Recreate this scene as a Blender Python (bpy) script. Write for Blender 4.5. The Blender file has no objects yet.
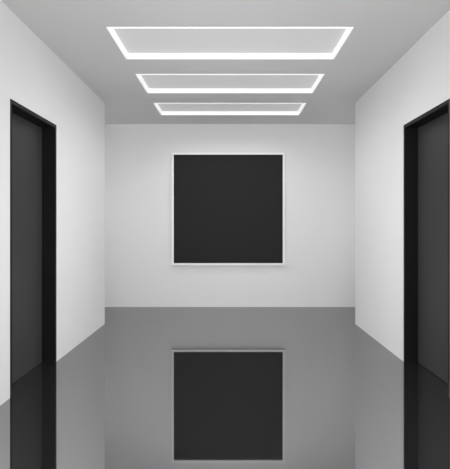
import bpy, bmesh
from mathutils import Vector
S=bpy.context.scene
try:
    S.view_settings.view_transform='Standard'; S.view_settings.look='None'
except Exception as e: print(e)
F=450.0; EYE=1.4; H=3.163; W=1.79; YE=6.43; YB=7.78; Y0=-1.2; T=0.3; AX=3.4

def mat(name,col,rough=.6,spec=.3,em=0,emc=(1,1,1),noise=0.0,coat=0,ior=None,bump=0):
    m=bpy.data.materials.new(name); m.use_nodes=True; nt=m.node_tree
    b=nt.nodes['Principled BSDF']
    c=(col,col,col,1) if not isinstance(col,tuple) else (*col,1)
    b.inputs['Base Color'].default_value=c
    b.inputs['Roughness'].default_value=rough
    b.inputs['Specular IOR Level'].default_value=spec
    if ior: b.inputs['IOR'].default_value=ior
    if coat: b.inputs['Coat Weight'].default_value=coat
    if em:
        b.inputs['Emission Color'].default_value=(*emc,1); b.inputs['Emission Strength'].default_value=em
    if noise:
        tc=nt.nodes.new('ShaderNodeTexCoord'); n=nt.nodes.new('ShaderNodeTexNoise'); n.inputs['Scale'].default_value=3
        n.inputs['Detail'].default_value=6
        r=nt.nodes.new('ShaderNodeMix'); r.data_type='RGBA'
        r.inputs[6].default_value=tuple(x*(1-noise) for x in c[:3])+(1,)
        r.inputs[7].default_value=tuple(min(1,x*(1+noise)) for x in c[:3])+(1,)
        nt.links.new(tc.outputs['Object'],n.inputs['Vector']); nt.links.new(n.outputs['Fac'],r.inputs[0])
        nt.links.new(r.outputs[2],b.inputs['Base Color'])
        if bump:
            n2=nt.nodes.new('ShaderNodeTexNoise'); n2.inputs['Scale'].default_value=180
            bp=nt.nodes.new('ShaderNodeBump'); bp.inputs['Strength'].default_value=bump; bp.inputs['Distance'].default_value=.001
            nt.links.new(tc.outputs['Object'],n2.inputs['Vector']); nt.links.new(n2.outputs['Fac'],bp.inputs['Height'])
            nt.links.new(bp.outputs['Normal'],b.inputs['Normal'])
    return m
M_wall=mat('wall_paint',.82,.8,.2,noise=.01,bump=.1)
M_ceil=mat('ceiling_paint',.62,.85,.2,noise=.01)
M_floor=mat('polished_floor',.02,.025,.9,ior=2.7,noise=.03)
M_frame=mat('door_frame_black',.007,.5,.2,noise=.05)
M_slab=mat('door_slab_charcoal',.045,.5,.3,noise=.04)
M_canvas=mat('canvas_charcoal',.018,.6,.15,noise=.04,bump=.2)
M_white=mat('white_lacquer',.95,.4,.3,noise=.005)
M_led=mat('led_edge',.9,.5,.3,em=.42)
M_diff=mat('light_diffuser',.5,.6,.3,em=.2)

def boxes(name,lst,mats):
    bm=bmesh.new()
    for b in lst:
        x0,x1,y0,y1,z0,z1=b[:6]; mi=b[6] if len(b)>6 else 0
        v=[bm.verts.new((x,y,z)) for x in (x0,x1) for y in (y0,y1) for z in (z0,z1)]
        for f in ((0,1,3,2),(4,6,7,5),(0,4,5,1),(2,3,7,6),(0,2,6,4),(1,5,7,3)):
            fc=bm.faces.new([v[i] for i in f]); fc.material_index=mi
    bmesh.ops.recalc_face_normals(bm,faces=bm.faces)
    me=bpy.data.meshes.new(name); bm.to_mesh(me); bm.free()
    for m in mats: me.materials.append(m)
    o=bpy.data.objects.new(name,me); S.collection.objects.link(o)
    return o

boxes('floor',[(-AX-T,AX+T,Y0,YB+T,-.2,0)],[M_floor])
boxes('wall_back',[(-AX-T,AX+T,YB,YB+T,0,H)],[M_wall])
D0=F*W/220; D1=F*W/173.5; DH=2.44; REC=.135
for s,nm in ((-1,'left'),(1,'right')):
    def bx(xa,xb,*r):
        a,b=sorted((s*xa,s*xb)); return (a,b,*r)
    boxes('wall_'+nm+'_near',[bx(W,W+T,Y0,D0,0,H)],[M_wall])
    boxes('wall_'+nm+'_far',[bx(W,W+T,D1,YE,0,H)],[M_wall])
    boxes('wall_'+nm+'_header',[bx(W,W+T,D0,D1,DH,H)],[M_wall])
    boxes('wall_'+nm+'_return',[bx(W+T,AX,YE-T,YE,0,H)],[M_wall])
    boxes('wall_'+nm+'_alcove',[bx(AX,AX+T,YE-T,YB,0,H)],[M_wall])
    j=.035; a0=D0+.001; a1=D1-.001; dh=DH-.001
    boxes('door_%d'%(1 if s<0 else 2),[
        bx(W,W+T-.01,a0,a0+j,0,dh,0),bx(W,W+T-.01,a1-j,a1,0,dh,0),
        bx(W,W+T-.01,a0+j,a1-j,DH-j,dh,0),
        bx(W+REC,W+REC+.045,D0+j+.002,D1-j-.002,.004,DH-j-.002,1),
        bx(W+REC+.05,W+T-.01,a0+j,a1-j,0,DH-j,0)],[M_frame,M_slab])
C=H-EYE; LW=1.095
ys=[(F*C/199,F*C/167),(F*C/152,F*C/133),(F*C/123,F*C/111)]
ct=.25
strips=[(-AX-T,-LW,Y0,YB+T,H,H+ct),(LW,AX+T,Y0,YB+T,H,H+ct)]
p=Y0
for a,b in ys:
    strips.append((-LW,LW,p,a,H,H+ct)); p=b
strips.append((-LW,LW,p,YB+T,H,H+ct))
boxes('ceiling',strips,[M_ceil])
for a,b in ys:
    e=.024; d=.05; h=H-.004
    boxes('recessed_ceiling_light',[
        (-LW,LW,a,a+e,h,H+d,0),(-LW,LW,b-e,b,h,H+d,0),
        (-LW,-LW+e,a+e,b-e,h,H+d,0),(LW-e,LW,a+e,b-e,h,H+d,0),
        (-LW,LW,a,b,H+d,H+d+.03,1)],[M_led,M_diff])
k=YB/F; px0,px1=(172-230)*k,(284.5-230)*k; pz1,pz0=EYE+(226-153)*k,EYE+(226-265)*k
fw=.035; dp=.055
boxes('framed_black_picture',[
    (px0,px0+fw,YB-dp,YB,pz0,pz1,0),(px1-fw,px1,YB-dp,YB,pz0,pz1,0),
    (px0+fw,px1-fw,YB-dp,YB,pz1-fw,pz1,0),(px0+fw,px1-fw,YB-dp,YB,pz0,pz0+fw,0),
    (px0+fw,px1-fw,YB-dp+.02,YB,pz0+fw,pz1-fw,1)],[M_white,M_canvas])

w=bpy.data.worlds.new('world'); S.world=w; w.use_nodes=True
w.node_tree.nodes['Background'].inputs[0].default_value=(1,1,1,1)
w.node_tree.nodes['Background'].inputs[1].default_value=3.1
def spot(n,loc,e,ang=165):
    l=bpy.data.lights.new(n,'SPOT'); l.energy=e; l.spot_size=ang*3.14159/180; l.spot_blend=.9; l.shadow_soft_size=.0
    o=bpy.data.objects.new(n,l); o.location=loc; S.collection.objects.link(o)
for i,(a,b) in enumerate(ys):
    for x in (-.7,0,.7): spot('downlight_lamp',(x,(a+b)/2,H-.01),(12,12,15)[i])
for x,y,z,e in ((0,1.6,1.4,12),(0,3.0,1.4,15),(0,4.4,1.4,29),(-3.1,7.0,1.8,9),(3.1,7.0,1.8,9)):  # added fill points along corridor and in alcoves, no real lamps there
    l=bpy.data.lights.new('fill_light','POINT'); l.energy=e; l.shadow_soft_size=0
    o=bpy.data.objects.new('fill_light',l); o.location=(x,y,z); S.collection.objects.link(o)
c=bpy.data.cameras.new('camera'); co=bpy.data.objects.new('camera',c); S.collection.objects.link(co)
co.location=(0,0,EYE); co.rotation_euler=(1.5707963,0,0)
c.sensor_fit='HORIZONTAL'; c.sensor_width=36; c.lens=36; c.shift_x=-5/450; c.shift_y=-8.5/450
S.camera=co
